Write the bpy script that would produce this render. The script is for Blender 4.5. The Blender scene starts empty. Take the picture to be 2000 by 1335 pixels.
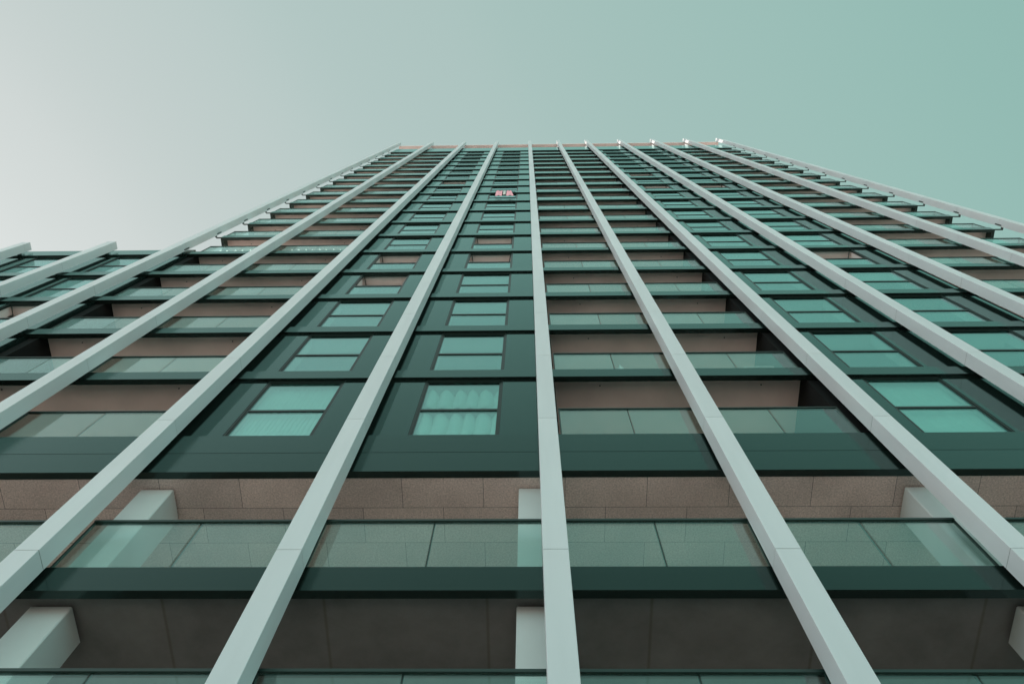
import bpy, math, random
from mathutils import Matrix, Vector
random.seed(7)
S = bpy.context.scene
COL = S.collection

# ------------------------------------------------------------------ camera
G = 15.62                                   # height of the tower's datum (first floor band) above ground
cam_d = bpy.data.cameras.new('camera')
cam = bpy.data.objects.new('camera', cam_d)
COL.objects.link(cam)
cam_d.sensor_fit = 'HORIZONTAL'; cam_d.sensor_width = 36.0; cam_d.lens = 27.0
cam_d.clip_start = 0.05; cam_d.clip_end = 5000
R_ = Vector((0.9997498, 0.01396561, 0.01747256))
U_ = Vector((0.00768691, -0.94807506, 0.31795377))
F_ = Vector((-0.02100572, 0.31773991, 0.9479452))
M = Matrix(((R_.x, U_.x, -F_.x, -0.1529), (R_.y, U_.y, -F_.y, -5.41513), (R_.z, U_.z, -F_.z, -14.0166 + G), (0, 0, 0, 1)))
cam.matrix_world = M
S.camera = cam

# ------------------------------------------------------------------ sky
SUN_EL = math.radians(32)
SUN_AZ = Vector((-0.90, 0.436, 0)).normalized()         # horizontal direction towards the sun
world = bpy.data.worlds.new('World'); S.world = world; world.use_nodes = True
nt = world.node_tree; nt.nodes.clear()
N = nt.nodes.new; Lk = nt.links.new
out = N('ShaderNodeOutputWorld'); bg = N('ShaderNodeBackground'); bg.inputs['Strength'].default_value = 0.1
sky = N('ShaderNodeTexSky'); sky.sky_type = 'NISHITA'; sky.sun_disc = False
sky.sun_elevation = SUN_EL; sky.sun_rotation = math.atan2(SUN_AZ.x, SUN_AZ.y)
sky.dust_density = 4.0; sky.air_density = 1.0; sky.ozone_density = 1.0
tc = N('ShaderNodeTexCoord')
dot = N('ShaderNodeVectorMath'); dot.operation = 'DOT_PRODUCT'
dot.inputs[1].default_value = (-0.88, 0.475, 0.0)
Lk(tc.outputs['Generated'], dot.inputs[0])
mr = N('ShaderNodeMapRange'); mr.inputs['From Min'].default_value = -1; mr.inputs['From Max'].default_value = 1
Lk(dot.outputs['Value'], mr.inputs['Value'])
rp = N('ShaderNodeValToRGB'); rp.color_ramp.interpolation = 'CARDINAL'
cs = [(0.0, (.235, .465, .415)), (.29, (.318, .545, .492)), (.5, (.425, .59, .555)), (.62, (.50, .625, .60)), (.74, (.645, .705, .688)), (1.0, (.88, .89, .88))]
els = rp.color_ramp.elements
els[0].position = 0; els[1].position = 1
for i, (pp, c) in enumerate(cs):
    e = els[0] if i == 0 else (els[-1] if i == len(cs) - 1 else els.new(pp))
    e.color = (*c, 1)
Lk(mr.outputs['Result'], rp.inputs['Fac'])
sc = N('ShaderNodeVectorMath'); sc.operation = 'SCALE'; sc.inputs['Scale'].default_value = 10.0
# the air glows towards the horizon
sx = N('ShaderNodeSeparateXYZ'); Lk(tc.outputs['Generated'], sx.inputs[0])
hz = N('ShaderNodeMapRange'); hz.interpolation_type = 'SMOOTHSTEP'
hz.inputs['From Min'].default_value = 0.66; hz.inputs['From Max'].default_value = 0.05
hz.inputs['To Min'].default_value = 0.0; hz.inputs['To Max'].default_value = 1.0
Lk(sx.outputs['Z'], hz.inputs['Value'])
hc = N('ShaderNodeMix'); hc.data_type = 'RGBA'; hc.inputs['A'].default_value = (1, 1, 1, 1); hc.inputs['B'].default_value = (3.0, 3.0, 3.3, 1)
Lk(hz.outputs['Result'], hc.inputs['Factor'])
hm = N('ShaderNodeVectorMath'); hm.operation = 'MULTIPLY'
Lk(rp.outputs['Color'], hm.inputs[0]); Lk(hc.outputs['Result'], hm.inputs[1])
Lk(hm.outputs['Vector'], sc.inputs[0])
hs = N('ShaderNodeHueSaturation'); hs.inputs['Saturation'].default_value = 0.35; hs.inputs['Value'].default_value = 1.0
Lk(sky.outputs['Color'], hs.inputs['Color'])
mx = N('ShaderNodeMix'); mx.data_type = 'RGBA'; mx.inputs['Factor'].default_value = 0.12
Lk(sc.outputs['Vector'], mx.inputs['A']); Lk(hs.outputs['Color'], mx.inputs['B'])
Lk(mx.outputs['Result'], bg.inputs['Color']); Lk(bg.outputs['Background'], out.inputs['Surface'])

sun_d = bpy.data.lights.new('sun', 'SUN'); sun_d.energy = 5.0; sun_d.angle = math.radians(0.5); sun_d.color = (1.0, 0.84, 0.76)
sun = bpy.data.objects.new('sun', sun_d); COL.objects.link(sun)
sd = Vector((SUN_AZ.x * math.cos(SUN_EL), SUN_AZ.y * math.cos(SUN_EL), math.sin(SUN_EL)))
sun.rotation_euler = sd.to_track_quat('Z', 'Y').to_euler(); sun.location = (-60, 20, 90)

S.view_settings.view_transform = 'Standard'; S.view_settings.look = 'None'
S.view_settings.exposure = 0.0; S.view_settings.gamma = 1.0
S.view_settings.use_curve_mapping = False
S.render.engine = 'CYCLES'
S.cycles.max_bounces = 10; S.cycles.transparent_max_bounces = 24; S.cycles.glossy_bounces = 6; S.cycles.diffuse_bounces = 6

# ------------------------------------------------------------------ materials
def newmat(name):
    m = bpy.data.materials.new(name); m.use_nodes = True
    t = m.node_tree; b = t.nodes['Principled BSDF']
    return m, t, b

def noise_mat(name, col, rough, var=0.06, scale=3.0, island=0.0, bump=0.0, bscale=60, spec=0.5, detail=4, coat=0.0, stretch=(1, 1, 1), rvar=0.0):
    m, t, b = newmat(name); n = t.nodes.new; l = t.links.new
    c = n('ShaderNodeTexCoord'); mp = n('ShaderNodeMapping'); mp.inputs['Scale'].default_value = stretch
    l(c.outputs['Object'], mp.inputs['Vector'])
    nz = n('ShaderNodeTexNoise'); nz.inputs['Scale'].default_value = scale; nz.inputs['Detail'].default_value = detail
    l(mp.outputs['Vector'], nz.inputs['Vector'])
    r = n('ShaderNodeMapRange'); r.inputs['From Min'].default_value = .3; r.inputs['From Max'].default_value = .7
    r.inputs['To Min'].default_value = 1 - var; r.inputs['To Max'].default_value = 1 + var
    l(nz.outputs['Fac'], r.inputs['Value'])
    v = r.outputs['Result']
    if island:
        g = n('ShaderNodeNewGeometry'); r2 = n('ShaderNodeMapRange'); r2.inputs['To Min'].default_value = 1 - island; r2.inputs['To Max'].default_value = 1 + island
        l(g.outputs['Random Per Island'], r2.inputs['Value'])
        mu = n('ShaderNodeMath'); mu.operation = 'MULTIPLY'; l(v, mu.inputs[0]); l(r2.outputs['Result'], mu.inputs[1]); v = mu.outputs[0]
    s = n('ShaderNodeVectorMath'); s.operation = 'SCALE'; s.inputs[0].default_value = col; l(v, s.inputs['Scale'])
    l(s.outputs['Vector'], b.inputs['Base Color'])
    b.inputs['Roughness'].default_value = rough; b.inputs['Specular IOR Level'].default_value = spec
    if rvar:
        rr = n('ShaderNodeMapRange'); rr.inputs['From Min'].default_value = .3; rr.inputs['From Max'].default_value = .7
        rr.inputs['To Min'].default_value = max(0, rough - rvar); rr.inputs['To Max'].default_value = rough + rvar
        l(nz.outputs['Fac'], rr.inputs['Value']); l(rr.outputs['Result'], b.inputs['Roughness'])
    if bump:
        nb = n('ShaderNodeTexNoise'); nb.inputs['Scale'].default_value = bscale; nb.inputs['Detail'].default_value = 3
        l(c.outputs['Object'], nb.inputs['Vector'])
        bp = n('ShaderNodeBump'); bp.inputs['Strength'].default_value = bump; bp.inputs['Distance'].default_value = .01
        l(nb.outputs['Fac'], bp.inputs['Height']); l(bp.outputs['Normal'], b.inputs['Normal'])
    return m

def glass_mat(name, f0, tint, gloss, wave=0.0, absorb=1.0):
    m, t, b = newmat(name); t.nodes.remove(b); n = t.nodes.new; l = t.links.new
    o = t.nodes['Material Output']
    lw = n('ShaderNodeLayerWeight'); lw.inputs['Blend'].default_value = .5
    pw = n('ShaderNodeMath'); pw.operation = 'POWER'; pw.inputs[1].default_value = 4; l(lw.outputs['Facing'], pw.inputs[0])
    r = n('ShaderNodeMapRange'); r.inputs['To Min'].default_value = f0; r.inputs['To Max'].default_value = 1; l(pw.outputs[0], r.inputs['Value'])
    tr = n('ShaderNodeBsdfTransparent'); tr.inputs['Color'].default_value = (*tint, 1)
    gl = n('ShaderNodeBsdfGlossy'); gl.inputs['Roughness'].default_value = 0.0; gl.inputs['Color'].default_value = (*gloss, 1)
    if wave:
        c = n('ShaderNodeTexCoord'); nz = n('ShaderNodeTexNoise'); nz.inputs['Scale'].default_value = 1.3; nz.inputs['Detail'].default_value = 1
        l(c.outputs['Object'], nz.inputs['Vector'])
        bp = n('ShaderNodeBump'); bp.inputs['Strength'].default_value = wave; bp.inputs['Distance'].default_value = .02
        l(nz.outputs['Fac'], bp.inputs['Height']); l(bp.outputs['Normal'], gl.inputs['Normal'])
    oi = n('ShaderNodeObjectInfo'); ro = n('ShaderNodeMapRange'); ro.inputs['To Min'].default_value = .90; ro.inputs['To Max'].default_value = 1.04
    l(oi.outputs['Random'], ro.inputs['Value']); so = n('ShaderNodeVectorMath'); so.operation = 'SCALE'; so.inputs[0].default_value = gloss
    l(ro.outputs[0], so.inputs['Scale']); l(so.outputs[0], gl.inputs['Color'])
    ms = n('ShaderNodeMixShader'); l(r.outputs['Result'], ms.inputs['Fac']); l(tr.outputs[0], ms.inputs[1]); l(gl.outputs[0], ms.inputs[2])
    l(ms.outputs[0], o.inputs['Surface'])
    return m

M_FIN = noise_mat('pale coated aluminium', (.66, .695, .70), .42, .035, 5, island=.03, bump=.0, spec=.5, stretch=(1, 1, .12), detail=6, rvar=.06)
M_CORE = noise_mat('dark rubber joint', (.05, .06, .055), .7, .1)
def coat_mat(name, base, tint, f0, rough, island=.06):
    m, t, b = newmat(name); t.nodes.remove(b); n = t.nodes.new; l = t.links.new
    lw = n('ShaderNodeLayerWeight'); lw.inputs['Blend'].default_value = .5
    pw = n('ShaderNodeMath'); pw.operation = 'POWER'; pw.inputs[1].default_value = 4; l(lw.outputs['Facing'], pw.inputs[0])
    r = n('ShaderNodeMapRange'); r.inputs['To Min'].default_value = f0; r.inputs['To Max'].default_value = 1; l(pw.outputs[0], r.inputs['Value'])
    c = n('ShaderNodeTexCoord'); nz = n('ShaderNodeTexNoise'); nz.inputs['Scale'].default_value = .8; nz.inputs['Detail'].default_value = 5
    l(c.outputs['Object'], nz.inputs['Vector'])
    rr = n('ShaderNodeMapRange'); rr.inputs['From Min'].default_value = .3; rr.inputs['From Max'].default_value = .7
    rr.inputs['To Min'].default_value = rough * .75; rr.inputs['To Max'].default_value = rough * 1.3; l(nz.outputs['Fac'], rr.inputs['Value'])
    g = n('ShaderNodeNewGeometry'); r2 = n('ShaderNodeMapRange'); r2.inputs['To Min'].default_value = 1 - island; r2.inputs['To Max'].default_value = 1.0
    l(g.outputs['Random Per Island'], r2.inputs['Value'])
    sc_ = n('ShaderNodeVectorMath'); sc_.operation = 'SCALE'; sc_.inputs[0].default_value = tint; l(r2.outputs[0], sc_.inputs['Scale'])
    d = n('ShaderNodeBsdfDiffuse'); d.inputs['Color'].default_value = (*base, 1)
    gl = n('ShaderNodeBsdfGlossy'); l(rr.outputs[0], gl.inputs['Roughness']); l(sc_.outputs[0], gl.inputs['Color'])
    nb = n('ShaderNodeTexNoise'); nb.inputs['Scale'].default_value = .9; nb.inputs['Detail'].default_value = 1; l(c.outputs['Object'], nb.inputs['Vector'])
    bp = n('ShaderNodeBump'); bp.inputs['Strength'].default_value = .06; bp.inputs['Distance'].default_value = .02
    l(nb.outputs['Fac'], bp.inputs['Height']); l(bp.outputs['Normal'], gl.inputs['Normal'])
    ms = n('ShaderNodeMixShader'); l(r.outputs[0], ms.inputs['Fac']); l(d.outputs[0], ms.inputs[1]); l(gl.outputs[0], ms.inputs[2])
    l(ms.outputs[0], t.nodes['Material Output'].inputs['Surface'])
    return m
M_SPAN = coat_mat('dark coated panel', (.008, .014, .012), (.70, 1, .955), .05, .15)
M_CLAD = coat_mat('dark glossy cladding', (.008, .014, .012), (.69, 1, .955), .055, .08)
M_FRAME = noise_mat('dark window frame', (.010, .019, .016), .3, .1, 2, spec=.35)
M_RAIL = noise_mat('dark green rail', (.018, .04, .034), .35, .1, 2)
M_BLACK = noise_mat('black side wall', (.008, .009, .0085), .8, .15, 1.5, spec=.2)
M_CEIL = noise_mat('pinkish painted ceiling', (.82, .66, .61), .7, .16, .7, bump=.05)
M_FLOORB = noise_mat('warm balcony floor', (.62, .51, .47), .8, .1, 2)
M_CONC = noise_mat('smooth grey concrete', (.36, .335, .315), .75, .22, .7, bump=.15, detail=7)
M_COLM = noise_mat('pale painted concrete', (.60, .66, .64), .7, .06, 1.2, bump=.08, detail=7)
M_INW = noise_mat('interior wall paint', (.58, .52, .49), .9, .05)
M_SIDE = noise_mat('side wall panel', (.10, .115, .11), .4, .08, .7)
M_GLASS = glass_mat('balcony glass', .125, (.88, .95, .93), (.76, 1, .97), .03)
M_WGLASS = glass_mat('coated window glass', .30, (.78, .95, .92), (.66, .96, .94), .03)
M_PAVE = noise_mat('warm brick paving', (.62, .52, .485), .85, .2, .4, bump=.3, bscale=8)
M_GFL = noise_mat('light gallery floor', (.80, .68, .63), .8, .1, 2)
M_DARKG = noise_mat('added dark ground', (.06, .06, .058), .9, .2, 3, bump=.3)  # dark tone for the strip added to dim bounce light near the tower
M_CURT = noise_mat('white curtain cloth', (.74, .74, .70), .9, .05, 6)
M_PINK = noise_mat('pink cloth', (.95, .46, .52), .85, .06, 8)
M_BULB, _t, _b = newmat('lit bulb')
_b.inputs['Base Color'].default_value = (.9, .88, .84, 1); _b.inputs['Emission Color'].default_value = (1, .96, .9, 1); _b.inputs['Emission Strength'].default_value = 1.4
M_WHITE = noise_mat('white plastic', (.8, .8, .77), .5, .03)
M_WARM = noise_mat('light warm plaster', (.88, .74, .70), .8, .04)
M_LEAF = noise_mat('leaf green', (.05, .11, .06), .6, .3, 8)
M_POT = noise_mat('clay pot', (.32, .16, .11), .8, .1)

def tile_mat():
    m, t, b = newmat('speckled stone wool tiles'); n = t.nodes.new; l = t.links.new
    c = n('ShaderNodeTexCoord'); mp = n('ShaderNodeMapping'); mp.inputs['Location'].default_value = (1.45, -.012, 0)
    l(c.outputs['Object'], mp.inputs['Vector'])
    br = n('ShaderNodeTexBrick'); br.inputs['Scale'].default_value = 1; br.inputs['Brick Width'].default_value = 1.22
    br.inputs['Row Height'].default_value = .608; br.inputs['Mortar Size'].default_value = .0038; br.inputs['Mortar Smooth'].default_value = .3
    br.offset = .5
    br.inputs['Color1'].default_value = (.74, .625, .58, 1); br.inputs['Color2'].default_value = (.63, .54, .51, 1); br.inputs['Mortar'].default_value = (.06, .05, .045, 1)
    l(mp.outputs['Vector'], br.inputs['Vector'])
    nz = n('ShaderNodeTexNoise'); nz.inputs['Scale'].default_value = 38; nz.inputs['Detail'].default_value = 8; nz.inputs['Roughness'].default_value = .85
    l(c.outputs['Object'], nz.inputs['Vector'])
    r = n('ShaderNodeMapRange'); r.inputs['From Min'].default_value = .36; r.inputs['From Max'].default_value = .62; r.inputs['To Min'].default_value = .6; r.inputs['To Max'].default_value = 1.3
    l(nz.outputs['Fac'], r.inputs['Value'])
    n2 = n('ShaderNodeTexNoise'); n2.inputs['Scale'].default_value = 1.1; n2.inputs['Detail'].default_value = 5
    l(c.outputs['Object'], n2.inputs['Vector'])
    r2 = n('ShaderNodeMapRange'); r2.inputs['From Min'].default_value = .3; r2.inputs['From Max'].default_value = .7; r2.inputs['To Min'].default_value = .84; r2.inputs['To Max'].default_value = 1.14
    l(n2.outputs['Fac'], r2.inputs['Value'])
    mu = n('ShaderNodeMath'); mu.operation = 'MULTIPLY'; l(r.outputs[0], mu.inputs[0]); l(r2.outputs[0], mu.inputs[1])
    s = n('ShaderNodeVectorMath'); s.operation = 'SCALE'; l(br.outputs['Color'], s.inputs[0]); l(mu.outputs[0], s.inputs['Scale'])
    l(s.outputs['Vector'], b.inputs['Base Color']); b.inputs['Roughness'].default_value = .95
    bp = n('ShaderNodeBump'); bp.inputs['Strength'].default_value = .5; bp.inputs['Distance'].default_value = .006
    l(nz.outputs['Fac'], bp.inputs['Height']); l(bp.outputs['Normal'], b.inputs['Normal'])
    return m
M_TILE = tile_mat()

def conc_panel_mat():
    m, t, b = newmat('cast concrete panels with joints'); n = t.nodes.new; l = t.links.new
    c = n('ShaderNodeTexCoord'); mp = n('ShaderNodeMapping'); mp.inputs['Location'].default_value = (2.55, .0, 0)
    l(c.outputs['Object'], mp.inputs['Vector'])
    br = n('ShaderNodeTexBrick'); br.inputs['Scale'].default_value = 1; br.inputs['Brick Width'].default_value = 1.9
    br.inputs['Row Height'].default_value = 6; br.inputs['Mortar Size'].default_value = .03; br.inputs['Mortar Smooth'].default_value = .9; br.offset = 0
    br.inputs['Color1'].default_value = (.25, .235, .225, 1); br.inputs['Color2'].default_value = (.22, .21, .205, 1); br.inputs['Mortar'].default_value = (.19, .165, .15, 1)
    l(mp.outputs['Vector'], br.inputs['Vector'])
    n2 = n('ShaderNodeTexNoise'); n2.inputs['Scale'].default_value = 1.4; n2.inputs['Detail'].default_value = 9; n2.inputs['Roughness'].default_value = .65
    l(c.outputs['Object'], n2.inputs['Vector'])
    r2 = n('ShaderNodeMapRange'); r2.inputs['From Min'].default_value = .3; r2.inputs['From Max'].default_value = .7; r2.inputs['To Min'].default_value = .78; r2.inputs['To Max'].default_value = 1.18
    l(n2.outputs['Fac'], r2.inputs['Value'])
    s = n('ShaderNodeVectorMath'); s.operation = 'SCALE'; l(br.outputs['Color'], s.inputs[0]); l(r2.outputs[0], s.inputs['Scale'])
    l(s.outputs['Vector'], b.inputs['Base Color']); b.inputs['Roughness'].default_value = .7
    return m
M_CPAN = conc_panel_mat()

# ------------------------------------------------------------------ mesh helpers
class MB:
    def __init__(s): s.v = []; s.f = []; s.mi = []
    def box(s, x0, x1, y0, y1, z0, z1, mi=0, c=0.0):
        """box; c > 0 chamfers the two front vertical edges"""
        if x1 < x0: x0, x1 = x1, x0
        b = len(s.v)
        if c:
            prof = [(x0, y1), (x0, y0 + c), (x0 + c, y0), (x1 - c, y0), (x1, y0 + c), (x1, y1)]
        else:
            prof = [(x0, y1), (x0, y0), (x1, y0), (x1, y1)]
        n = len(prof)
        for z in (z0, z1):
            for x, y in prof: s.v.append((x, y, z))
        s.f.append([b + i for i in range(n)][::-1]); s.f.append([b + n + i for i in range(n)])
        for i in range(n):
            j = (i + 1) % n
            s.f.append([b + i, b + j, b + n + j, b + n + i])
        s.mi += [mi] * (n + 2)
    def prism(s, pts, z0, z1, mi=0):
        b = len(s.v); n = len(pts)
        for z in (z0, z1):
            for x, y in pts: s.v.append((x, y, z))
        s.f.append([b + i for i in range(n)][::-1]); s.f.append([b + n + i for i in range(n)])
        for i in range(n):
            j = (i + 1) % n; s.f.append([b + i, b + j, b + n + j, b + n + i])
        s.mi += [mi] * (n + 2)
    def bar(s, a, b_, r, n=8, mi=0):
        a = Vector(a); b_ = Vector(b_); d = (b_ - a).normalized()
        u = d.orthogonal().normalized(); w = d.cross(u); k = len(s.v)
        for p in (a, b_):
            for i in range(n):
                t = 2 * math.pi * i / n; s.v.append(tuple(p + u * math.cos(t) * r + w * math.sin(t) * r))
        s.f.append([k + i for i in range(n)][::-1]); s.f.append([k + n + i for i in range(n)])
        for i in range(n):
            j = (i + 1) % n; s.f.append([k + i, k + j, k + n + j, k + n + i])
        s.mi += [mi] * (n + 2)
    def ball(s, c, r, n=10, m=6, mi=0):
        k = len(s.v); c = Vector(c)
        for j in range(m + 1):
            ph = math.pi * j / m
            for i in range(n):
                t = 2 * math.pi * i / n
                s.v.append((c.x + r * math.sin(ph) * math.cos(t), c.y + r * math.sin(ph) * math.sin(t), c.z + r * math.cos(ph)))
        for j in range(m):
            for i in range(n):
                i2 = (i + 1) % n
                s.f.append([k + j * n + i, k + (j + 1) * n + i, k + (j + 1) * n + i2, k + j * n + i2]); s.mi.append(mi)
    def data(s, name, mats):
        me = bpy.data.meshes.new(name); me.from_pydata(s.v, [], s.f); me.update()
        for m in (mats if isinstance(mats, (list, tuple)) else [mats]): me.materials.append(m)
        me.polygons.foreach_set('material_index', s.mi)
        return me
    def build(s, name, mats, parent=None, loc=(0, 0, 0)):
        o = bpy.data.objects.new(name, s.data(name, mats)); COL.objects.link(o); o.location = loc
        if parent: o.parent = parent
        return o

def empty(name, loc, label, cat, group=None):
    o = bpy.data.objects.new(name, None); COL.objects.link(o); o.location = loc
    o.empty_display_size = .3
    tag(o, label, cat, group); return o
def tag(o, label, cat, group=None):
    o['label'] = label; o['category'] = cat
    if group: o['group'] = group
    return o
def copy_tree(o, parent=None):
    c = o.copy(); COL.objects.link(c); c.parent = parent
    for ch in list(o.children): copy_tree(ch, c)
    return c

# ------------------------------------------------------------------ dimensions (metres; z relative to datum, lifted by G)
H = 3.0; W = 3.0945; WN = 2.6598; FT = .296; FD = .272; FF = .336     # floor, bays, fin width / depth / front plane
XF = {i: (i - 4) * W for i in range(0, 5)}
XF[-1] = XF[0] - 2.64; XF[-2] = XF[-1] - W; XF[-3] = XF[-2] - W
XF[5] = WN; XF[6] = 2 * WN
for i in range(7, 11): XF[i] = 2 * WN + (i - 6) * W
CL, CR = -11.93, 17.43                         # corners of the tower's front
TOPF = 19                                      # index of the topmost floor band
def zb(n): return (n - 1) * H                  # underside of floor band n
DEEP = 18.0

tower = empty('apartment_tower', (2.7, 0, 0), 'tall dark green residential tower with pale vertical fins, glass balconies and stacked windows', 'building')
wing = empty('low_wing', (-16.8, 0, 0), 'low dark green wing left of the tower, flat roofed, with two free fin tips', 'building')
TO = Vector((2.7, 0, 0)); WO = Vector((-16.8, 0, 0))
def put(mb, name, mats, par, loc=(0, 0, 0)):
    """mb holds coordinates in world x,y and datum z"""
    org = TO if par is tower else WO
    return mb.build(name, mats, par, (loc[0] - org.x, loc[1] - org.y, loc[2] - org.z + G))

# ---- fins: hollow channel segments with open joints over a dark core
def fin(par, i, z0, z1, org):
    x = XF[i]; m = MB(); t = .02
    joints = [z0] + [z for z in [-12.0, -9.1, -6.373] + [zb(n) + .297 for n in range(0, 30)] if z0 + .3 < z < z1 - .2] + [z1]
    yf, yb = -FF, -FF + FD
    for a, b in zip(joints[:-1], joints[1:]):
        g = .004
        za, zc = a + g, b - g
        dx = random.uniform(-.0012, .0012)
        c = .004
        # U profile, open towards the building
        pr = [(yb, 0), (yf + c, 0), (yf, c), (yf, FT - c), (yf + c, FT), (yb, FT), (yb, FT - t), (yf + t, FT - t), (yf + t, t), (yb, t)]
        pts = [(q[1] + dx, q[0]) for q in pr]
        m.prism(pts, za, zc, 0)
    m.box(t + .002, FT - t - .002, yf + t + .002, yf + t + .03, z0 + .02, z1 - .05, 1)
    # seam backing
    for z in joints[1:-1]:
        m.box(.003, FT - .003, yf + .003, yb - .003, z - .0035, z + .0035, 1)
    # dark strip across the channel back, painting the shade inside it
    m.box(t + .002, FT - t - .002, yb - .012, yb - .004, z0 + .01, z1 - .55, 1)
    o = put(m, 'fin', [M_FIN, M_CORE], par, (x, 0, 0))
    return o
ZT = 61.15; ZWT = 12.68
FB = -12.6
FINS = {}
for i in range(0, 11): FINS[i] = fin(tower, i, FB, ZT, TO)
for i in range(-3, 0): FINS[i] = fin(wing, i, FB, ZWT, WO)

# brackets which hold the fins at every floor band
def bracket(par, i, n, first=[None, None]):
    k = 0 if par is tower else 1
    z = zb(n)
    m = MB()
    if i == 0 and n >= 5:      # outrigger from the building corner to the free-standing corner fin
        m.box(-11.93 - XF[0], FT - .06 - .0, .02, .06, z + .12, z + .2)
        m.box(FT - .1, FT - .05, -.16, .02, z + .12, z + .2)
        m.box(FT - .02, FT + .02, -.14, -.10, z + .12, z + .5)
    elif i == 10:
        m.box(CR - XF[10], .1, .02, .06, z + .12, z + .2)
        m.box(.05, .10, -.16, .02, z + .12, z + .2)
        m.box(-.02, .02, -.14, -.10, z + .12, z + .5)
    else:
        m.box(.11, .19, -FF + FD - .1, -.003, z + .12, z + .24)
    return m

for i in range(0, 11):
    for n in range(0, TOPF + 1): bracket(tower, i, n).build('bracket', M_RAIL, FINS[i])
for i in range(-3, 0):
    for n in range(0, 6): bracket(wing, i, n).build('bracket', M_RAIL, FINS[i])

# ---- floor bands
LIP = .115
def band(par, xs, z0, z1, corner=None):
    m = MB()
    for a, b in zip(xs[:-1], xs[1:]):
        m.box(a + .004, b - .004, random.uniform(-.0015, .0015), LIP, z0, z1)
    if corner == 'L' or corner == 'LR': m.box(xs[0] + .004, xs[0] + LIP, LIP + .003, 1.9, z0, z1)
    if corner == 'R' or corner == 'LR': m.box(xs[-1] - LIP, xs[-1] - .004, LIP + .003, 1.9, z0, z1)
    return put(m, 'floor_band', M_SPAN, par)
def cuts(i0, i1): return [XF[i] + FT / 2 for i in range(i0, i1 + 1)]
tx = [CL] + cuts(1, 9) + [CR]
wx = [XF[-3] + FT / 2, XF[-2] + FT / 2, XF[-1] + FT / 2, CL - .012]
for n in range(1, TOPF + 1):
    band(tower, tx, zb(n), zb(n) + .40, 'LR' if n >= 6 else 'R')
for n in range(1, 5): band(wing, wx, zb(n), zb(n) + .40)
for par, xx, c in ((tower, tx, 'R'), (wing, wx, None)):
    m = MB()
    for a, b in zip(xx[:-1], xx[1:]):
        m.box(a + .004, b - .004, 0, LIP, -3.228, -2.605); m.box(a + .004, b - .004, .001, LIP, -3.847, -3.238)
        m.box(a + .004, b - .004, .02, LIP - .01, -3.238, -3.228)
    put(m, 'floor_band', M_SPAN, par)
    band(par, xx, -6.676, -6.23, c); band(par, xx, -9.50, -8.97, c)
band(wing, wx, 12.0, 12.71)        # parapet of the wing
# roof band of the tower with its pale parapet
m = MB()
for a, b in zip(tx[:-1], tx[1:]): m.box(a + .004, b - .004, .02, .10, 54.403, 57.45)
m.box(CL + .004, CL + .09, .103, DEEP, 54.403, 57.45); m.box(CR - .09, CR - .004, .103, DEEP, 54.403, 57.45)
put(m, 'parapet', M_GLASS if False else M_CLAD, tower)
m = MB()
m.box(CL - .35, CR + .45, .003, .42, 60.75, 61.12); m.box(CL - .35, CL - .02, .423, DEEP, 60.75, 61.12); m.box(CR + .02, CR + .45, .423, DEEP, 60.75, 61.12)
put(m, 'roof_beam', M_WARM, tower)
for i in range(1, 10):
    m = MB(); m.box(XF[i] + .09, XF[i] + .21, .12, .30, 54.3, 60.748); put(m, 'roof_post', M_FIN, tower)

m = MB(); m.box(CL + .5, CR - .5, 1.5, 1.6, 54.4, 60.9); put(m, 'unseen_sun_blocker', M_SIDE, tower)  # unseen panel added to keep sunlight off the fins below their tips
# ---- floor slabs with painted undersides; gallery soffits
BAL_D = 1.75
xt0, xt1 = CL + LIP + .003, CR - LIP - .003
for n in range(1, TOPF + 1):
    m = MB(); m.box(xt0, xt1, LIP + .003, 5.0, zb(n) + .335, zb(n) + .365); put(m, 'floor_slab', M_CEIL, tower)
    m = MB(); m.box(xt0, xt1, LIP + .003, 5.0, zb(n) + .3665, zb(n) + .39); put(m, 'floor_finish', M_FLOORB, tower)
SLABS = [o for o in COL.objects if o.name.startswith('floor_slab')]
for k, sl in enumerate(SLABS):
    for i in (0, 1, 4, 5, 8, 9):
        xc = (XF[i] + FT + XF[i + 1]) / 2 + (.35 if i % 2 else -.2)
        m = MB(); m.v = []; r = .014
        m.bar((xc, .33, zb(k + 1) + .318), (xc, .33, zb(k + 1) + .3345), r, 12)
        m.build('ceiling_light', M_FRAME, sl)
for n in range(1, 5):
    m = MB(); m.box(wx[0], wx[-1] - .01, LIP + .003, 5.0, zb(n) + .335, zb(n) + .38); put(m, 'floor_slab', M_CEIL, wing)
m = MB(); m.box(xt0, xt1, LIP + .003, 4.9, -2.998, -2.95); put(m, 'floor_finish', M_FLOORB, tower)
for par, x0, x1 in ((tower, CL, CR), (wing, wx[0], wx[-1] - .01)):
    m = MB(); m.box(x0 + .01, x1 - .01, LIP + .003, 5.0, -3.84, -3.0); put(m, 'tiled_soffit', M_TILE, par)
    m = MB(); m.box(x0 + .01, x1 - .01, LIP + .003, 5.0, -6.55, -6.28); m.box(x0 + .01, x1 - .01, LIP + .003, 5.0, -9.36, -9.02)
    put(m, 'concrete_soffit', M_CPAN, par)
    m = MB(); m.box(x0 + .01, x1 - .01, LIP + .003, 4.2, -6.277, -6.235); m.box(x0 + .01, x1 - .01, LIP + .003, 4.2, -9.017, -8.975); put(m, 'gallery_floor', M_GFL, par)
    m = MB(); m.box(x0 + .01, x1 - .01, 4.2, 4.35, -9.0, -3.85); put(m, 'gallery_back_wall', M_CONC, par)
m = MB(); m.box(xt0, xt1, .12, DEEP, 53.9 + .4, 54.38); put(m, 'roof', M_CONC, tower)
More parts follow.
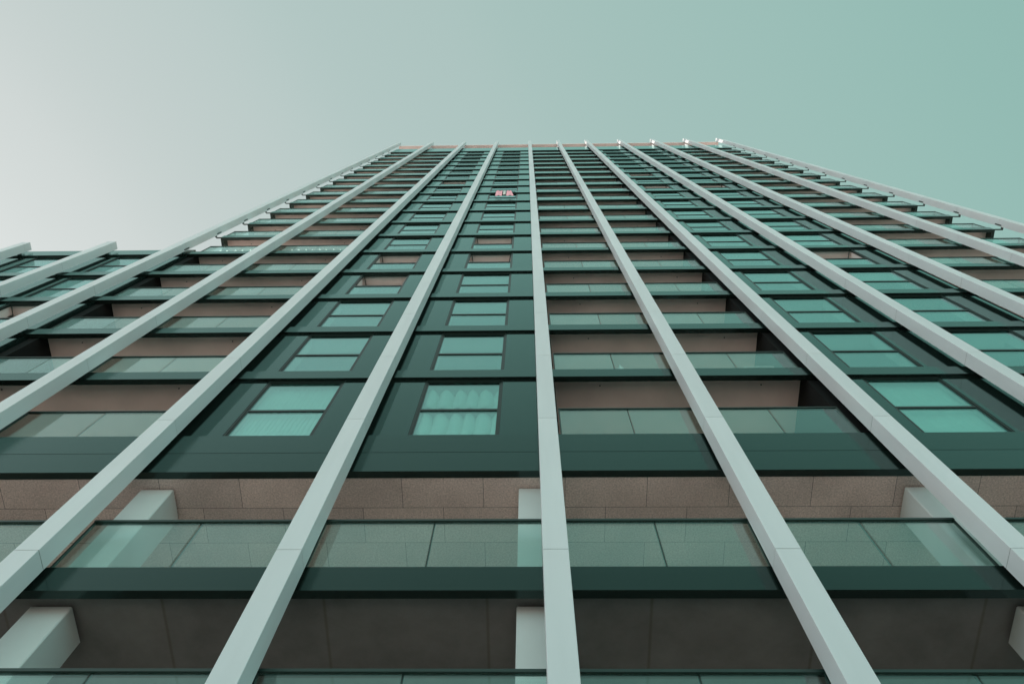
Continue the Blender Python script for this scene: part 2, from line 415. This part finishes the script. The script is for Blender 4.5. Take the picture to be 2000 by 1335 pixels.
m = MB(); m.box(wx[0], wx[-1], .12, DEEP, 12.1, 12.4); put(m, 'roof', M_CONC, wing)

# columns of the open galleries
cx = [-.31 + 5.69 * k for k in range(-4, 4)]
for x in cx:
    par = tower if x > CL else wing
    m = MB(); t = .5
    m.prism([(x, .79), (x, .30), (x + .012, .288), (x + t - .012, .288), (x + t, .30), (x + t, .79)], -6.27, -3.865)
    m.prism([(x, .79), (x, .30), (x + .012, .288), (x + t - .012, .288), (x + t, .30), (x + t, .79)], -9.0, -6.59)
    m.prism([(x, .79), (x, .30), (x + .012, .288), (x + t - .012, .288), (x + t, .30), (x + t, .79)], -G, -9.363)
    m.box(x + .015, x + t - .015, .303, .775, -3.865, -3.841, 1); m.box(x + .03, x + t - .03, .318, .76, -6.59, -6.551, 1)  # upper ring: dark joint; lower ring: column-top shade painted black
    put(m, 'column', [M_COLM, M_BLACK], par)

# ground floor front (below the frame)
for par, x0, x1 in ((tower, CL, CR), (wing, wx[0], wx[-1] - .01)):
    m = MB(); m.box(x0, x1, 2.5, 2.7, -G, -9.37)
    g = MB(); x = x0 + .3
    f = MB()
    while x + 2.4 < x1:
        g.box(x, x + 2.4, 2.44, 2.46, -G + .3, -10.2)
        f.box(x - .06, x, 2.42, 2.495, -G, -10.1); f.box(x, x + 2.4, 2.42, 2.495, -10.195, -10.1); f.box(x, x + 2.4, 2.42, 2.495, -G + .2, -G + .295)
        x += 2.6
    put(m, 'ground_floor_wall', M_SIDE, par); put(f, 'shopfront_frame', M_FRAME, par); put(g, 'shopfront_glass', M_WGLASS, par)

# ---- body: back walls, partitions, sides
m = MB(); m.box(CL + .02, CR - .02, 5.003, DEEP - .01, -G, 54.29); put(m, 'core_wall', M_INW, tower)
m = MB(); m.box(wx[0] + .02, wx[-1] - .03, 5.003, DEEP - .01, -G, 12.09); put(m, 'core_wall', M_INW, wing)

WINB = {2: tower, 3: tower, 6: tower, 7: tower, -2: wing, -1: wing}
BALB = [(0, 2), (4, 6), (8, 10)]
ends = [(2, -1), (4, 1), (6, -1), (8, 1)]
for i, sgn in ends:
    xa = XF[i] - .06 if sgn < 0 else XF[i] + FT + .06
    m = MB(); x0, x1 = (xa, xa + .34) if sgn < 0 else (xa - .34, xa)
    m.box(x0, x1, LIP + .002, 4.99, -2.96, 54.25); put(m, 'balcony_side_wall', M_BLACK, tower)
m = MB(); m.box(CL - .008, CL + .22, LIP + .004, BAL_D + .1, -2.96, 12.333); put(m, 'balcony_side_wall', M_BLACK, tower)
for i in (3, 7):
    m = MB(); m.box(XF[i] + .05, XF[i] + .25, .20, 4.99, -2.96, 54.25); put(m, 'inner_wall', M_INW, tower)
for a, b in BALB:
    x0 = (CL + .25) if a == 0 else XF[a] + FT + .06; x1 = (CR - .13) if b == 10 else XF[b] - .06
    m = MB(); m.box(x0 + .004, x1 - .004, BAL_D + .2, BAL_D + .35, -2.96, 54.25); put(m, 'balcony_back_wall', M_INW, tower)
    for n in range(0, TOPF):
        z0 = -2.945 if n == 0 else zb(n) + .392; z1 = z0 + 2.35
        xa = x0 + (x1 - x0) * .2; xb_ = xa + (x1 - x0) * .55; xm = (xa + xb_) / 2
        df = MB(); dg = MB()
        df.box(xa, xa + .06, BAL_D + .14, BAL_D + .198, z0, z1); df.box(xb_ - .06, xb_, BAL_D + .14, BAL_D + .198, z0, z1)
        df.box(xa + .06, xb_ - .06, BAL_D + .14, BAL_D + .198, z1 - .06, z1); df.box(xa + .06, xb_ - .06, BAL_D + .14, BAL_D + .198, z0, z0 + .06)
        df.box(xm - .03, xm + .03, BAL_D + .14, BAL_D + .198, z0 + .06, z1 - .06)
        dg.box(xa + .06, xm - .03, BAL_D + .17, BAL_D + .18, z0 + .06, z1 - .06); dg.box(xm + .03, xb_ - .06, BAL_D + .17, BAL_D + .18, z0 + .06, z1 - .06)
        d = put(df, 'balcony_door', M_FRAME, tower); dg.build('door_glass', M_WGLASS, d)
m = MB(); m.box(CL + .14, CL + .24, BAL_D + .35, 4.99, 12.5, 54.25); put(m, 'inner_wall', M_INW, tower)
for x0, x1, y0 in ((XF[-2] + .05, XF[-2] + .25, .2), (XF[-1] + .05, XF[-1] + .25, .2), (XF[-3] + .15, XF[-3] + .35, .12), (wx[-1] - .2, wx[-1] - .02, .2)):
    m = MB(); m.box(x0, x1, y0, 4.99, -2.96, 12.05); put(m, 'inner_wall', M_INW, wing)
# side facades
m = MB()
for n in range(6, TOPF): m.box(CL + .01, CL + .12, BAL_D + .4, DEEP, zb(n) + .41, zb(n + 1) - .01)
m.box(CR - .12, CR - .01, BAL_D + .4, DEEP, -G, -3.86)
for n in range(0, TOPF): m.box(CR - .12, CR - .01, BAL_D + .4, DEEP, (-2.6 if n == 0 else zb(n) + .41), zb(n + 1) - .01)
m.box(CL, CR, DEEP + .0, DEEP + .2, -G, 57.4)
put(m, 'side_cladding', M_SIDE, tower)
m = MB()
for n in range(1, TOPF + 1):
    m.box(CR - .125, CR, 1.905, DEEP - .01, zb(n), zb(n) + .40)
    if n > 5: m.box(CL, CL + .125, 1.905, DEEP - .01, zb(n), zb(n) + .40)
put(m, 'side_bands', M_SPAN, tower)
m = MB(); m.box(wx[0] - .0, wx[0] + .12, 5.0, DEEP, -G, 12.7); m.box(wx[0], wx[-1], DEEP, DEEP + .2, -G, 12.7)
put(m, 'side_cladding', M_SIDE, wing)

# ---- recessed cladding beside the windows
YC = .052; YW = .072
WW = .755                                      # half width of the window opening
def clad(par, i, n1):
    a, b = XF[i], XF[i + 1] + FT
    c = (XF[i] + FT + XF[i + 1]) / 2
    for x0, x1 in ((a + FT / 2 + .004, c - WW), (c + WW, (CL - .016) if i == -1 else XF[i + 1] + FT / 2 - .004)):
        m = MB()
        for n in range(0, n1):
            z0 = -2.603 if n == 0 else zb(n) + .402; z1 = zb(n + 1) - .002
            m.box(x0, x1, YC + random.uniform(0, .002), LIP - .002, z0 + .001, z1)
        put(m, 'cladding_strip', M_CLAD, par)
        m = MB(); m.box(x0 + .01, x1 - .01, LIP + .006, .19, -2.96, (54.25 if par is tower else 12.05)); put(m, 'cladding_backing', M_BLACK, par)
for i, par in WINB.items(): clad(par, i, TOPF if par is tower else 5)
m = MB(); i = -3
for n in range(0, 5):
    z0 = -2.603 if n == 0 else zb(n) + .402; z1 = zb(n + 1) - .002
    m.box(XF[-3] + FT / 2 + .004, XF[-2] + FT / 2 - .004, YC, LIP - .002, z0 + .001, z1)
put(m, 'cladding_strip', M_CLAD, wing)

# ---- window unit (local origin: centre, underside of the band above)
def window_meshes(h):
    """h = opening height"""
    fr = MB(); w = WW - .002; t = .036
    fr.box(-w, -w + t, YW - .012, YW + .06, -h, -.002); fr.box(w - t, w, YW - .012, YW + .06, -h, -.002)
    fr.box(-w + t + .001, w - t - .001, YW - .012, YW + .06, -.085, -.002)
    fr.box(-w + t + .001, w - t - .001, YW - .008, YW + .06, -h, -h + .05)
    # inner sash frame
    a = w - t - .001; s = .03
    fr.box(-a, -a + s, YW, YW + .05, -h + .052, -.087); fr.box(a - s, a, YW, YW + .05, -h + .052, -.087)
    fr.box(-a + s, a - s, YW, YW + .05, -.125, -.087)
    mu = MB(); mz = -1.43
    mu.box(-a + s + .001, a - s - .001, YW - .004, YW + .048, mz - .035, mz + .035)
    up = MB(); up.box(-a + s, a - s, YW + .012, YW + .024, mz + .036, -.126)
    lo = MB(); lo.box(-a + s, a - s, YW + .012, YW + .024, -h + .052, mz - .036)
    rv = MB(); rv.box(-w + .021, w - .021, YW + .062, YW + .42, -.03, .12); rv.box(-w - .0, -w + .02, YW + .062, YW + .3, -h - .04, .126); rv.box(w - .02, w, YW + .062, YW + .3, -h - .04, .126)
    return fr, mu, up, lo, rv
def make_window(h):
    fr, mu, up, lo, rv = window_meshes(h)
    f = fr.build('window', M_FRAME); mu.build('mullion', M_FRAME, f)
    up.build('pane', M_WGLASS, f); lo.build('pane', M_WGLASS, f); rv.build('reveal', M_WARM, f)
    return f
def make_open_window(h):
    fr, mu, up, lo, rv = window_meshes(h)
    f = fr.build('window', M_FRAME); mu.build('mullion', M_FRAME, f); lo.build('pane', M_WGLASS, f); rv.build('reveal', M_WARM, f)
    # tilted sash, hinged at the mullion, leaning into the room
    a = WW - .002 - .045 - .001 - .036; hh = 1.22; t = .035
    s = MB()
    s.box(-a, -a + t, 0, .045, 0, hh); s.box(a - t, a, 0, .045, 0, hh); s.box(-a + t, a - t, 0, .045, hh - t, hh); s.box(-a + t, a - t, 0, .045, 0, t)
    so = s.build('tilted_sash', M_FRAME, f, (0, YW + .01, -1.385)); so.rotation_euler = (math.radians(-17), 0, 0)
    g = MB(); g.box(-a + t, a - t, .016, .026, t, hh - t); go = g.build('pane', M_WGLASS, f, (0, YW + .01, -1.385)); go.rotation_euler = (math.radians(-17), 0, 0)
    b = MB()
    for sx in (-1, 1): b.bar((sx * (a - .01), YW + .06, -.12), (sx * (a - .05), YW + .30, -.20), .012)
    b.build('stay_arm', M_FRAME, f)
    f['label'] = 'window with its upper sash tilted open into the room'
    return f
P1 = make_window(2.598)
PO = make_open_window(2.598)
OPEN = {(2, 3), (2, 4), (3, 4), (3, 5), (7, 4), (7, 10), (6, 10), (-1, 2), (2, 11), (6, 12)}
win_objs = {}
def place(o, par, x, z):
    org = TO if par is tower else WO
    o.parent = par; o.location = (x - org.x, 0, z + G)
for i, par in WINB.items():
    c = (XF[i] + FT + XF[i + 1]) / 2
    for n in range(0, TOPF if par is tower else 5):
        src = PO if (i, n) in OPEN else P1
        o = copy_tree(src, par); place(o, par, c, zb(n + 1)); win_objs[(i, n)] = o
for q in (P1, PO):
    for ch in list(q.children): bpy.data.objects.remove(ch)
    bpy.data.objects.remove(q)

# window blinds / curtains seen in some rooms (things of their own)
def curtain(i, n, label, amp, waves, off=.05, tiers=((-2.6, -.1),), x0=-.70, x1=.70):
    par = WINB[i]; c = (XF[i] + FT + XF[i + 1]) / 2
    m = MB(); K = 90
    for (z0, z1) in tiers:
        k0 = len(m.v); rows = 7
        for r in range(rows):
            z = z1 + (z0 - z1) * r / (rows - 1)
            for k in range(K + 1):
                u = k / K; x = x0 + (x1 - x0) * u
                ph = waves * 2 * math.pi * (x - x0) / (x1 - x0)
                y = amp * (1 - 2 * abs(math.sin(ph / 2 + .25 * math.sin(ph * .31))) ** .5) * (1 + .05 * math.sin(r * .9 + ph))
                m.v.append((x + .012 * math.sin(r + ph), y, z))
        for r in range(rows - 1):
            for k in range(K):
                q = k0 + r * (K + 1) + k
                m.f.append([q, q + 1, q + K + 2, q + K + 1]); m.mi.append(0)
    o = m.build('curtain', M_CURT, None, (c, YW + .09 + off, zb(n + 1) + G))
    for p in o.data.polygons: p.use_smooth = True
    sm = o.modifiers.new('thickness', 'SOLIDIFY'); sm.thickness = .004
    tag(o, label, 'curtain', 'curtains behind the windows')
curtain(3, 0, 'white curtain in deep waves behind the lowest window beside the central fin', .085, 5.5, tiers=((-1.20, -.36), (-2.58, -1.42)))
curtain(2, 0, 'finely pleated white curtain behind the lowest window, second bay left of the central fin', .018, 17)
curtain(6, 0, 'white flat hanging curtain behind the lowest window on the right of the central balconies', .008, 9)

# ---- balconies
def balcony(par, a, b, n):
    org = TO
    x0 = CL + .01 if (a == 0 and n >= 6) else (CL + .22 if a == 0 else XF[a] + FT + .06)
    x1 = CR - .01 if b == 10 else XF[b] - .06
    if n == 0: zg0, zg1 = -2.603, -1.53
    else: zg0, zg1 = zb(n) + .403, zb(n) + 1.41
    root_x = (x0 + x1) / 2
    rail = MB()
    # rails per bay
    mid = [XF[k] + FT / 2 for k in range(a + 1, b)]
    segs = list(zip([x0] + mid, mid + [x1]))
    gl = []
    for (p, q) in segs:
        rail.box(p + .012, q - .012, .018, .062, zg1 - .004, zg1 + .026)
        rail.box(p + .012, p + .034, .022, .058, zg0, zg1 - .004)
        rail.box(q - .034, q - .012, .022, .058, zg0, zg1 - .004)
        c = (p + q) / 2 - (.0)
        rail.box(c - .006, c + .006, .0505, .060, zg0, zg1 - .004)
        gl.append((p + .036, c - .011)); gl.append((c + .011, q - .036))
    side = []
    if n >= 6 and a == 0: side.append(x0 + .03)
    if b == 10: side.append(x1 - .04)
    for sx in side:
        rail.box(sx - .022, sx + .022, .066, 1.9, zg1 - .004, zg1 + .026)
        rail.box(sx - .015, sx + .015, 1.87, 1.9, zg0, zg1 - .004)
    r = rail.build('balcony_railing', M_RAIL, par, (-org.x, 0, G))
    for (p, q) in gl:
        g = MB(); g.box(p, q, .034 + random.uniform(-.0015, .0015), .048, zg0 + .001, zg1 - .006); g.build('glass_panel', M_GLASS, r)
    for sx in side:
        g = MB(); g.box(sx - .006, sx + .006, .07, 1.865, zg0 + .001, zg1 - .006); g.build('glass_panel', M_GLASS, r)
    return r
for n in range(0, TOPF):
    for a, b in BALB: balcony(tower, a, b, n)

# gallery railings: one long one per level
def gallery_rail(par, idx, x0, x1, zg0, zg1):
    rail = MB(); gl = []
    mids = [XF[k] + FT / 2 for k in idx]
    pts = [x0] + mids + [x1]
    org = TO if par is tower else WO
    for p, q in zip(pts[:-1], pts[1:]):
        e = .115 if (q - p) > 1 else .01
        p2, q2 = p + .10, q - .10
        rail.box(p2, q2, .012, .070, zg1 - .004, zg1 + .036)
        rail.box(p2, p2 + .02, .022, .058, zg0, zg1 - .004); rail.box(q2 - .02, q2, .022, .058, zg0, zg1 - .004)
        c = (p + q) / 2
        rail.box(c - .011, c + .011, .056, .070, zg0, zg1 - .004)
        gl += [(p2 + .022, c - .011), (c + .011, q2 - .022)]
    r = rail.build('gallery_railing', M_RAIL, par, (-org.x, 0, G))
    for (p, q) in gl:
        g = MB(); g.box(p, q, .034 + random.uniform(-.002, .002), .052, zg0 + .001, zg1 - .006); g.build('glass_panel', M_GLASS, r)
for zg0, zg1 in ((-6.228, -5.19), (-8.968, -7.93)):
    gallery_rail(tower, range(1, 10), CL, CR, zg0, zg1)
    gallery_rail(wing, (-2, -1), wx[0], wx[-1] - .01, zg0, zg1)

# ------------------------------------------------------------------ small things on balconies and at windows
# strings of pale bulbs on two balconies
def string_lights(x0, x1, n, z, label, sag=.05, count=7):
    m = MB(); b = MB(); pts = []
    for k in range(count):
        t = k / (count - 1); x = x0 + (x1 - x0) * t; zz = -sag * math.sin(math.pi * ((k * .5) % 1)) - .02 * random.random()
        pts.append((x - x0, 0, zz))
    for p, q in zip(pts[:-1], pts[1:]): m.bar(p, q, .006, 6)
    o = m.build('string_lights', M_CORE, None, (x0, .11, z + G))
    tag(o, label, 'string lights', 'strings of white bulbs')
    for k, p in enumerate(pts): b.ball((p[0], p[1], p[2] - .04), .026 + .012 * random.random())
    b.build('bulbs', M_BULB, o)
string_lights(-11.2, -9.55, 5, zb(5) + 1.08, 'string of white bulbs behind the corner balcony glass just above the low wing roof', count=7)
string_lights(-8.6, -6.6, 5, zb(5) + 1.08, 'longer string of white bulbs right of the second tower fin, level with the wing roof', count=9)
string_lights(-9.0, -7.2, 15, zb(16) + 1.08, 'tiny string of white bulbs high up on a left balcony near the tower roof', count=9)

def drying_rack(x, n):
    o = empty('drying_rack', (x, .35, zb(n) + .392 + G), 'white wire drying rack behind the second lowest balcony glass, right of the fifth fin', 'drying rack')
    m = MB()
    for sx in (-.3, .3):
        m.bar((sx, 0, 0), (sx, .35, 1.0), .012); m.bar((sx, .35, 0), (sx, 0, 1.0), .012)
    m.bar((-.3, 0, 1.0), (.3, 0, 1.0), .012); m.bar((-.3, .35, 1.0), (.3, .35, 1.0), .012)
    m.bar((-.3, 0, 0), (.3, 0, 0), .012); m.bar((-.3, .35, 0), (.3, .35, 0), .012)
    m.build('frame', M_WHITE, o)
    m = MB()
    for k in range(1, 6): m.bar((-.3, .35 * k / 6, 1.0), (.3, .35 * k / 6, 1.0), .006)
    m.build('wires', M_WHITE, o)
drying_rack(4.75, 1)

def plant(x, y, z, s, label):
    o = empty('potted_plant', (x, y, z + G), label, 'potted plant')
    p = MB(); k = 12
    ring = [(.0, .10), (.02, .11), (.20, .15), (.24, .16)]
    for (zz, r) in ring:
        for i in range(k): p.v.append((s * r * math.cos(2 * math.pi * i / k), s * r * math.sin(2 * math.pi * i / k), s * zz))
    for j in range(len(ring) - 1):
        for i in range(k):
            i2 = (i + 1) % k; p.f.append([j * k + i, j * k + i2, (j + 1) * k + i2, (j + 1) * k + i]); p.mi.append(0)
    p.f.append(list(range(k))[::-1]); p.mi.append(0); p.f.append([(len(ring) - 1) * k + i for i in range(k)]); p.mi.append(0)
    p.build('pot', M_POT, o)
    l = MB()
    for q in range(130):
        th = random.uniform(0, 6.28); el = random.uniform(.2, 1.4); r = s * random.uniform(.12, .42)
        c = Vector((math.cos(th) * math.cos(el) * r, math.sin(th) * math.cos(el) * r * .6, s * .28 + math.sin(el) * r))
        d = Vector((math.cos(th + random.uniform(-.6, .6)), math.sin(th), random.uniform(-.4, .6))).normalized(); w = d.orthogonal().normalized()
        L = s * random.uniform(.06, .12); wd = L * .3; b = len(l.v)
        for v in (c, c + d * L * .5 + w * wd, c + d * L, c + d * L * .5 - w * wd): l.v.append(tuple(v))
        l.f.append([b, b + 1, b + 2, b + 3]); l.mi.append(0)
    l.build('leaves', M_LEAF, o)
plant(.75, .62, -2.945, 1.1, 'bushy green potted plant behind the lowest balcony glass right of the central fin')

def chair(x, y, z, label):
    o = empty('garden_chair', (x, y, z + G), label, 'chair')
    s = MB(); s.box(-.22, .22, -.2, .22, .42, .45); s.build('seat', M_WHITE, o)
    b = MB(); b.box(-.22, .22, .20, .23, .47, .85); b.build('backrest', M_WHITE, o)
    for sx in (-.2, .2):
        for sy in (-.18, .2):
            l = MB(); l.bar((sx, sy, 0), (sx, sy, .42), .015); l.build('leg', M_WHITE, o)
chair(4.1, .38, zb(2) + .392, 'white garden chair behind the balcony glass on the third balcony row, right half')
def bottle_like(x, n, label):
    m = MB(); k = 12; prof = [(0, .05), (.3, .05), (.42, .06), (.46, .02), (.62, .018)]
    for zz, r in prof:
        for i in range(k): m.v.append((r * math.cos(2 * math.pi * i / k), r * math.sin(2 * math.pi * i / k), zz))
    for j in range(len(prof) - 1):
        for i in range(k):
            i2 = (i + 1) % k; m.f.append([j * k + i, j * k + i2, (j + 1) * k + i2, (j + 1) * k + i]); m.mi.append(0)
    m.f.append(list(range(k))[::-1]); m.mi.append(0); m.f.append([(len(prof) - 1) * k + i for i in range(k)]); m.mi.append(0)
    o = m.build('white_vase', M_WHITE, None, (x, .16, zb(n) + .392 + G)); tag(o, label, 'vase')
bottle_like(1.75, 1, 'slim white vase behind the second lowest balcony glass just right of the central fin')
# white folded cloth lying behind the railing, third row, left
m = MB(); m.box(-.28, .28, -.06, .06, 0, .10); m.box(.02, .26, -.07, .05, .103, .24)
o = m.build('white_box', M_WHITE, None, (-8.2, .2, zb(3) + .50 + G)); tag(o, 'small white box behind the third balcony glass, right of the second tower fin', 'box')

# pink cloths hanging out of a window high up
o = empty('pink_laundry', (-1.33, -.02, zb(10) - 2.2 + G), 'two pink cloths with a pale one between them, hanging outside a high window', 'laundry')
def cloth(x0, x1, skew, mat, name, z0, z1):
    m = MB(); K = 12; k0 = 0
    for r in range(6):
        t = r / 5
        for k in range(K + 1):
            u = k / K; x = x0 + (x1 - x0) * u + skew * (1 - t) * u
            m.v.append((x, -.10 + .018 * math.sin(u * 9 + t * 2) - .03 * t, z0 + (z1 - z0) * t))
    for r in range(5):
        for k in range(K):
            q = r * (K + 1) + k; m.f.append([q, q + 1, q + K + 2, q + K + 1]); m.mi.append(0)
    c = m.build(name, mat, o); sm = c.modifiers.new('thickness', 'SOLIDIFY'); sm.thickness = .01
cloth(-.43, -.10, 0, M_PINK, 'pink_cloth', .2, 1.75)
cloth(.12, .34, .16, M_PINK, 'pink_cloth', .2, 1.75)
cloth(-.05, .07, 0, M_CURT, 'pale_cloth', .6, 1.75)
m = MB(); m.bar((-.48, -.06, 1.78), (.56, -.06, 1.78), .015); m.bar((-.5, -.06, 1.78), (-.5, .12, 1.78), .012); m.bar((.56, -.06, 1.78), (.56, .12, 1.78), .012)
m.build('rod', M_FRAME, o)

# ------------------------------------------------------------------ ground
m = MB(); m.box(-900, 900, -900, 900, -.3, 0)
o = m.build('ground', M_PAVE); o['kind'] = 'structure'
m = MB(); m.box(-120, 120, -9.5, -3.2, .0, .004)  # unseen dark strip added so less ground bounce reaches the ceiling fronts
o = m.build('added_dark_strip', M_DARKG); o['kind'] = 'structure'
